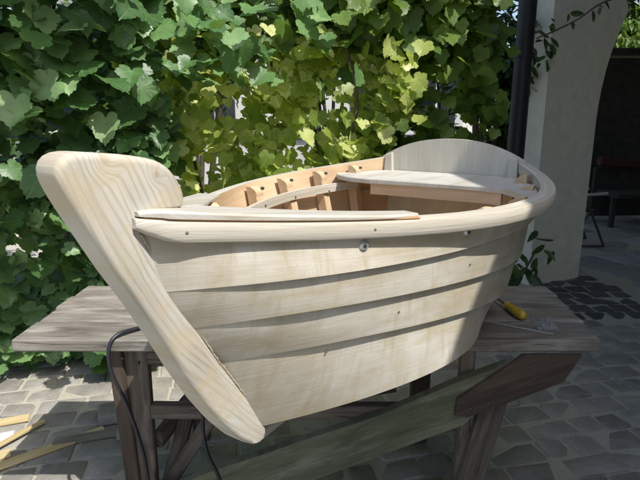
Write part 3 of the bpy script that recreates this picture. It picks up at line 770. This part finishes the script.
# shed seen through the arch
sh = empty('shed', (7, 10, 0), 'timber shed seen through the arch, deep shade put into its dark colour', 'shed')
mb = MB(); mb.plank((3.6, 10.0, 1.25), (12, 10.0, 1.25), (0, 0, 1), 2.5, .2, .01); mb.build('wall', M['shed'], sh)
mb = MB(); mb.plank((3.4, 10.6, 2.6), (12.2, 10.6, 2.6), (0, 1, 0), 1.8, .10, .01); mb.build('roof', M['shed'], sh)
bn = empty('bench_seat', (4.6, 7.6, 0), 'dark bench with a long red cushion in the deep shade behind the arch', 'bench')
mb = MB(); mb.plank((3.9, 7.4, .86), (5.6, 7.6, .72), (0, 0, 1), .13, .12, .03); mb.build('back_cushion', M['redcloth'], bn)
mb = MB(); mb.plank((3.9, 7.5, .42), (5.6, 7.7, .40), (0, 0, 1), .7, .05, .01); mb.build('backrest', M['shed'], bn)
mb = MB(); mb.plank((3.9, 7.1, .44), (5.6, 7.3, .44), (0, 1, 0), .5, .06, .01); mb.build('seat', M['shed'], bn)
for x in (3.95, 5.5):
    mb = MB(); mb.plank((x, 7.0, 0), (x, 7.0, .41), (1, 0, 0), .06, .06, .005); mb.build('leg', M['shed'], bn)
# folding chair half hidden by the pillar
ch = empty('folding_chair', (3.1, 5.9, 0), 'folding chair with a pale armrest half hidden behind the plastered pillar', 'chair')
def cp(name, mat, a, b_, r): 
    mb = MB(); mb.tube([a, b_], r, 8); mb.build(name, mat, ch, True, auto=50)
for dy in (0, .42):
    cp('leg', M['darksteel'], (3.26, 5.86 + dy, .01), (2.98, 5.86 + dy, .60), .014)
    cp('leg', M['darksteel'], (2.86, 5.86 + dy, .01), (3.06, 5.86 + dy, .42), .014)
    cp('foot_bar', M['darksteel'], (2.86, 5.86 + dy, .014), (3.26, 5.86 + dy, .014), .012)
    cp('armrest', M['seat'], (2.92, 5.86 + dy, .60), (3.22, 5.84 + dy, .625), .018)
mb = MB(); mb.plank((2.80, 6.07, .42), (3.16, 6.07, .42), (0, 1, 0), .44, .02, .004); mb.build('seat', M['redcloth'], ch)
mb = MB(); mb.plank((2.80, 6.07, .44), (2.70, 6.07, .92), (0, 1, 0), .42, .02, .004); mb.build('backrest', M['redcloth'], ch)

# ------------------------------------------------------------------ foliage
_h = [(-.10, -.17), (-.22, -.21), (-.33, -.19), (-.42, -.10), (-.48, -.07), (-.46, .03), (-.49, .10), (-.58, .15), (-.57, .24), (-.63, .33), (-.53, .38), (-.48, .45), (-.38, .47), (-.40, .56), (-.35, .63), (-.31, .73), (-.20, .75), (-.14, .84), (-.05, .87)]
LOBE = [(0, 0)] + _h + [(0, .98)] + [(-x, y) for x, y in _h[::-1]]
OVAL = [(0, 0), (-.16, .18), (-.22, .42), (-.17, .68), (-.08, .88), (0, 1.0), (.08, .88), (.17, .68), (.22, .42), (.16, .18)]
def leafset(name, mat, pos, nrm, size, parent, shape=LOBE, rndv=None, curl=.22, down=.8):
    """pos (n,3), nrm (n,3) facing, size (n,) -> one mesh of n folded leaves"""
    n = len(pos); S = np.array(shape); m = len(S)
    P2 = np.vstack([S, [(0, .28)], ]); c = m
    nrm = nrm / np.linalg.norm(nrm, axis=1, keepdims=True)
    dn = np.tile([0, 0, -1.], (n, 1)) * down + rng.normal(0, .45, (n, 3))     # leaf tip direction
    tip = dn - nrm * (dn * nrm).sum(1, keepdims=True); tip /= np.linalg.norm(tip, axis=1, keepdims=True) + 1e-9
    sd_ = np.cross(tip, nrm)
    X = P2[:, 0][None] * rng.uniform(.85, 1.1, (n, 1)); Y = (P2[:, 1] - .28)[None] * np.ones((n, 1))
    fold = rng.uniform(-.1, .5, (n, 1)); cu = rng.uniform(-.15, 1, (n, 1)) * curl; tw = rng.normal(0, .15, (n, 1)); wv = rng.uniform(.004, .016, (n, 1)); ph = rng.uniform(0, 6, (n, 1))
    Z = np.abs(X) * fold * .8 - cu * (Y ** 2) * 1.6 + tw * X * Y * 2 + wv * np.sin(np.arange(m + 1)[None] * 2.1 + ph); Z[:, -1] = -.03
    X = X * size[:, None]; Y = Y * size[:, None]; Z = Z * size[:, None]
    V = pos[:, None, :] + sd_[:, None, :] * X[..., None] + tip[:, None, :] * Y[..., None] + nrm[:, None, :] * Z[..., None]
    V = V.reshape(-1, 3); base = (np.arange(n) * (m + 1))[:, None, None]
    tri = np.array([[c, (j + 1) % m, j] for j in range(m)])[None] + base; tri = tri.reshape(-1, 3)
    me = bpy.data.meshes.new(name); b0 = Vector((0, 0, 0)); p = parent
    while p is not None: b0 += p.location; p = p.parent
    V = V - np.array(b0)
    me.vertices.add(len(V)); me.vertices.foreach_set('co', V.ravel()); me.loops.add(tri.size); me.loops.foreach_set('vertex_index', tri.ravel().astype(np.int32))
    me.polygons.add(len(tri)); me.polygons.foreach_set('loop_start', np.arange(0, tri.size, 3, dtype=np.int32)); me.polygons.foreach_set('loop_total', np.full(len(tri), 3, np.int32))
    me.polygons.foreach_set('use_smooth', [True] * len(tri))
    me.update(); me.materials.append(mat)
    r = rng.random(n) if rndv is None else rndv
    a = me.attributes.new('rnd', 'FLOAT', 'POINT'); a.data.foreach_set('value', np.repeat(r, m + 1).astype(np.float32))
    uvl = me.uv_layers.new(name='UVMap'); uvs = np.stack([(X / size[:, None] + np.arange(n)[:, None] * 1.7) * .12, (Y / size[:, None]) * .12], -1).reshape(-1, 2)
    uvl.data.foreach_set('uv', uvs[tri.ravel()].ravel().astype(np.float32))
    uv2 = me.uv_layers.new(name='leaf'); uvr = np.stack([X / size[:, None], Y / size[:, None] + .28], -1).reshape(-1, 2)
    uv2.data.foreach_set('uv', uvr[tri.ravel()].ravel().astype(np.float32))
    o = bpy.data.objects.new(name, me); COL.objects.link(o)
    if parent is not None: o.parent = parent
    return o
def lump(P, seed, sc):
    """cheap smooth 3-D value in -1..1 for clumping"""
    q = np.random.default_rng(seed); v = 0
    for i in range(5):
        k = q.normal(0, 1, 3) * sc * (1 + i * .5); v = v + np.sin(P @ k + q.uniform(0, 6)) / (1 + i * .3)
    return v / 3
def wall_leaves(n, x0, x1, z0, z1, yf, thick, seed, dens=0., sc=3., size=(.09, .15), face=(.15, -1, .55), jit=.5):
    q = np.random.default_rng(seed)
    P = np.c_[q.uniform(x0, x1, n * 3), np.zeros(n * 3), q.uniform(z0, z1, n * 3)]
    P[:, 1] = [yf(x, z) for x, z in zip(P[:, 0], P[:, 2])] + q.normal(0, thick, n * 3)
    P[:, 1] += .22 * lump(P * [1, 0, 1], seed + 5, sc)
    keep = lump(P, seed + 9, sc * 1.3) + q.normal(0, .25, len(P)) > dens - .0
    P = P[keep][:n]
    Nn = np.array(face)[None] + q.normal(0, jit, (len(P), 3)); S = q.uniform(*size, len(P))
    return P, Nn, S
def grape(name, loc, label, leaves, mat, stems, group=None):
    r = empty(name, loc, label, 'vine', group)
    for st in stems:
        mb = MB(); mb.tube(bez(st[0], 5), list(np.interp(np.linspace(0, 1, (len(st[0]) - 1) * 5 + 1), [0, 1], [st[1], st[1] * .55])), 7); mb.build('stem', M['bark'], r, True, auto=60)
    P, Nn, S = leaves; leafset('foliage', mat, P, Nn, S, r)
    return r
def wig(x, y, z0, z1, r, am=.08, lean=(0, 0)):
    k = 7; return ([(x + random.uniform(-am, am) + lean[0] * i / k, y + random.uniform(-am, am) * .6 + lean[1] * i / k, z0 + (z1 - z0) * i / k) for i in range(k + 1)], r)
# left vine (large blue-green leaves, close)
def cat_(*a): return [np.concatenate(t) for t in zip(*a)]
yl = lambda x, z: 3.02 - .36 * min(1, z) - .15 * max(0, z - 1) - .10 * max(0, -1.6 - x)
A1 = wall_leaves(2100, -2.9, -.85, .06, 1.25, yl, .10, 11, -.10, 4, (.07, .125), (.5, -.85, 1.05))
yl2 = lambda x, z: 2.66 - .26 * max(0, z - 1.3) + .25 * (x + 1)
A2 = wall_leaves(1400, -2.6, -.78, 1.15, 2.15, yl2, .17, 12, -.06, 4, (.08, .145), (.5, -.9, .95))
A6 = wall_leaves(90, -.75, .25, 1.62, 2.1, lambda x, z: 2.85, .16, 14, .1, 5, (.08, .13), (.5, -.9, .9))
B2 = wall_leaves(620, -2.3, -.75, 2.12, 2.5, lambda x, z: 2.34, .20, 13, -.3, 3, (.11, .17), (.2, -.4, 1), .3)  # overhead leaves out of view, added to shade the vine top
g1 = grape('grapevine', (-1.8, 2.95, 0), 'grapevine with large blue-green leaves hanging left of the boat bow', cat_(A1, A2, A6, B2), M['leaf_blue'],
      [wig(-1.9, 2.85, 0, 2.5, .018), wig(-1.35, 2.85, 0, 2.5, .015), wig(-1.1, 2.9, 0, 2.4, .012), wig(-2.4, 2.8, 0, 2.4, .014)])
# centre vine, yellow-green, sunlit
yc = lambda x, z: 3.25 - .05 * (x + .5)
A3 = wall_leaves(3000, -1.35, .55, .15, 1.90, yc, .16, 21, .05, 5.5, (.055, .105), (.5, -1, 1.0), .6)
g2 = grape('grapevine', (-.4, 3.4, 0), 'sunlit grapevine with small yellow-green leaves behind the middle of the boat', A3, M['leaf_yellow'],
      [wig(-.75, 3.35, 0, 2.5, .013), wig(-.25, 3.4, 0, 2.5, .012), wig(.02, 3.35, 0, 2.5, .015), wig(.33, 3.3, 0, 2.5, .010, .05, (.15, 0))])
# upper canopy over the centre, dark green shaded leaves
A4 = wall_leaves(1200, -1.0, .98, 1.82, 2.30, lambda x, z: 3.22, .16, 31, -.02, 4.5, (.07, .125), (.2, -1, .5))
B4 = wall_leaves(1300, -1.0, 2.2, 2.32, 2.70, lambda x, z: 3.02, .10, 33, -.35, 3.5, (.11, .16), (.2, -.4, 1), .3)  # unseen leaf layer above the frame, added to shade the leaves below
g3 = grape('grapevine', (.1, 3.0, 0), 'shady dark green grapevine arching over the top of the picture centre', cat_(A4, B4), M['leaf_mid'],
      [wig(.18, 3.1, 0, 2.7, .014), ([(-1.0, 3.1, 2.3), (-.3, 3.05, 2.4), (.4, 3.1, 2.35), (1.2, 3.15, 2.4)], .014)])
# right vine up to the drainpipe
yr = lambda x, z: 3.40 + .25 * (x - .4)
A5 = wall_leaves(2200, .30, 1.08, .45, 2.4, yr, .18, 41, -.12, 4.5, (.06, .11), (.25, -1, .6))
g4 = grape('grapevine', (1.0, 3.6, 0), 'mid green grapevine between the boat transom and the drainpipe', A5, M['leaf_mid'],
      [wig(1.05, 3.55, 0, 2.6, .010, .03), wig(.75, 3.5, 0, 2.5, .010), wig(1.1, 3.6, 0, 2.6, .012, .03)])
# dark bushes behind
def bush(loc, dims, n, mat, label, seed, size=(.07, .13), trunk=True, name='bush', cat='bush', group=None, shape=OVAL):
    r = empty(name, (loc[0], loc[1], 0), label, cat, group); q = np.random.default_rng(seed)
    cs = q.normal(0, .45, (26, 3)) * np.array(dims) * .62 + np.array(loc); rr = q.uniform(.25, .5, 26) * min(dims)
    k = q.integers(0, 26, n); d = q.normal(0, 1, (n, 3)); d /= np.linalg.norm(d, axis=1, keepdims=True)
    P = cs[k] + d * (rr[k] * q.uniform(.55, 1, n) ** .5)[:, None]; P = P[P[:, 2] > .05]
    Nn = (P - np.array(loc)) * [1, 1, 1] + np.array([0, -.3, .5]) + q.normal(0, .4, P.shape)
    mb = MB()
    for i in range(6): c_ = cs[i]; mb.tube(bez([(loc[0] + q.uniform(-.1, .1), loc[1], 0), (loc[0] * .6 + c_[0] * .4, loc[1], loc[2] * .5), tuple(c_)], 4), .03, 6)
    mb.build('trunk', M['bark'], r, True)
    leafset('crown', mat, P, Nn, q.uniform(*size, len(P)), r, shape); return r
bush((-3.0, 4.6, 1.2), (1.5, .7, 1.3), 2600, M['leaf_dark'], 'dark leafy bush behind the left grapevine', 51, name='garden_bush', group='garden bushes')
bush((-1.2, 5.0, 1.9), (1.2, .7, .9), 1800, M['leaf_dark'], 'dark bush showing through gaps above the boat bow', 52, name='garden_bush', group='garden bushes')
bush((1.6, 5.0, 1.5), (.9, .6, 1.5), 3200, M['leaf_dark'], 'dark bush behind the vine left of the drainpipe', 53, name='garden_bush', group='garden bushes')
bush((.2, 9.5, 2.6), (2.6, 1.2, 2.0), 2600, M['leaf_mid'], 'tall green tree beyond the garden in the middle distance', 54, (.14, .24), name='garden_tree', cat='tree', group='garden trees')
bush((-4.8, 10, 2.8), (2.4, 1.2, 2.2), 2200, M['leaf_dark'], 'broad dark tree beyond the garden at far left', 55, (.14, .24), name='garden_tree', cat='tree', group='garden trees')
bush((6.6, 11.6, 3.3), (2.8, .6, 1.0), 3000, M['leaf_mid'], 'green tree crown rising above the dark shed roof', 56, (.14, .24), name='garden_tree', cat='tree', group='garden trees')
# climbing twigs and shrub at the pillar
def sprig(name, pts, r, nl, size, label, seed, cat, spread=.07, mat='leaf_dark'):
    o = empty(name, pts[0], label, cat); q = np.random.default_rng(seed); mb = MB(); c_ = bez(pts, 8); mb.tube(c_, r, 6); mb.build('stem', M['bark'], o, True)
    idx = q.integers(3, len(c_), nl); P = np.array([c_[i] for i in idx]) + q.normal(0, spread, (nl, 3)); leafset('foliage', M[mat], P, q.normal(0, .5, (nl, 3)) + [0, -1, .5], q.uniform(*size, nl), o, OVAL)
sprig('climbing_twig', [(1.60, 4.12, 2.02), (1.70, 4.08, 2.06), (1.86, 4.05, 2.14), (2.0, 4.02, 2.24), (2.14, 4.0, 2.27), (2.26, 4.0, 2.22)], .006, 20, (.06, .10), 'thin leafy twig reaching across the top of the plastered pillar', 61, 'twig', .05)
sprig('young_shrub', [(1.50, 3.95, 0), (1.54, 3.9, .20), (1.60, 3.88, .36), (1.64, 3.86, .48)], .008, 30, (.09, .15), 'young dark green shrub at the foot of the pillar behind the boat stern', 62, 'shrub', .07)
sprig('pot_plant', [(3.55, 6.9, 1.20), (3.58, 6.9, 1.32), (3.6, 6.9, 1.42)], .006, 16, (.07, .11), 'small pale green sprig seen just inside the arch', 64, 'plant', .045, 'leaf_yellow') if False else None

# ------------------------------------------------------------------ far background
gw = empty('garden_wall', (0, 7, 0), 'low pale garden wall glimpsed through the vine leaves', 'wall')
mb = MB(); mb.plank((-7, 8.6, .55), (3.2, 8.6, .55), (0, 0, 1), 1.15, .2, .01); mb.build('wall', M['render'], gw)
mb = MB(); mb.plank((-7, 8.6, 1.16), (3.2, 8.6, 1.16), (0, 1, 0), .3, .06, .01); mb.build('coping', M['rooftile'], gw)
hs = empty('neighbour_house', (-1, 16, 0), 'pale rendered neighbour house behind the garden trees', 'house')
mb = MB(); mb.plank((-6.5, 17, 2.0), (4.0, 17, 2.0), (0, 0, 1), 4.0, 4.0, .02); mb.build('wall', M['render'], hs)
mb = MB(); mb.prism([(-7, 4.002), (4.5, 4.002), (3.3, 6.6), (-5.8, 6.6)], (1, 0, 0), (0, 0, 1), (0, 1, 0), (0, 14.6, 0), 4.8); mb.build('roof', M['rooftile'], hs)
for x in (-5, -2.9, 1.4, 3.2):
    mb = MB(); mb.plank((x, 14.985, 1.1), (x, 14.985, 2.5), (1, 0, 0), 1.1, .05, .01); o = mb.build('window', M['glassdark'], hs)
    mb = MB(); mb.plank((x, 14.965, 1.05), (x, 14.965, 2.55), (1, 0, 0), .06, .05, .01); mb.build('frame', M['render'], o)
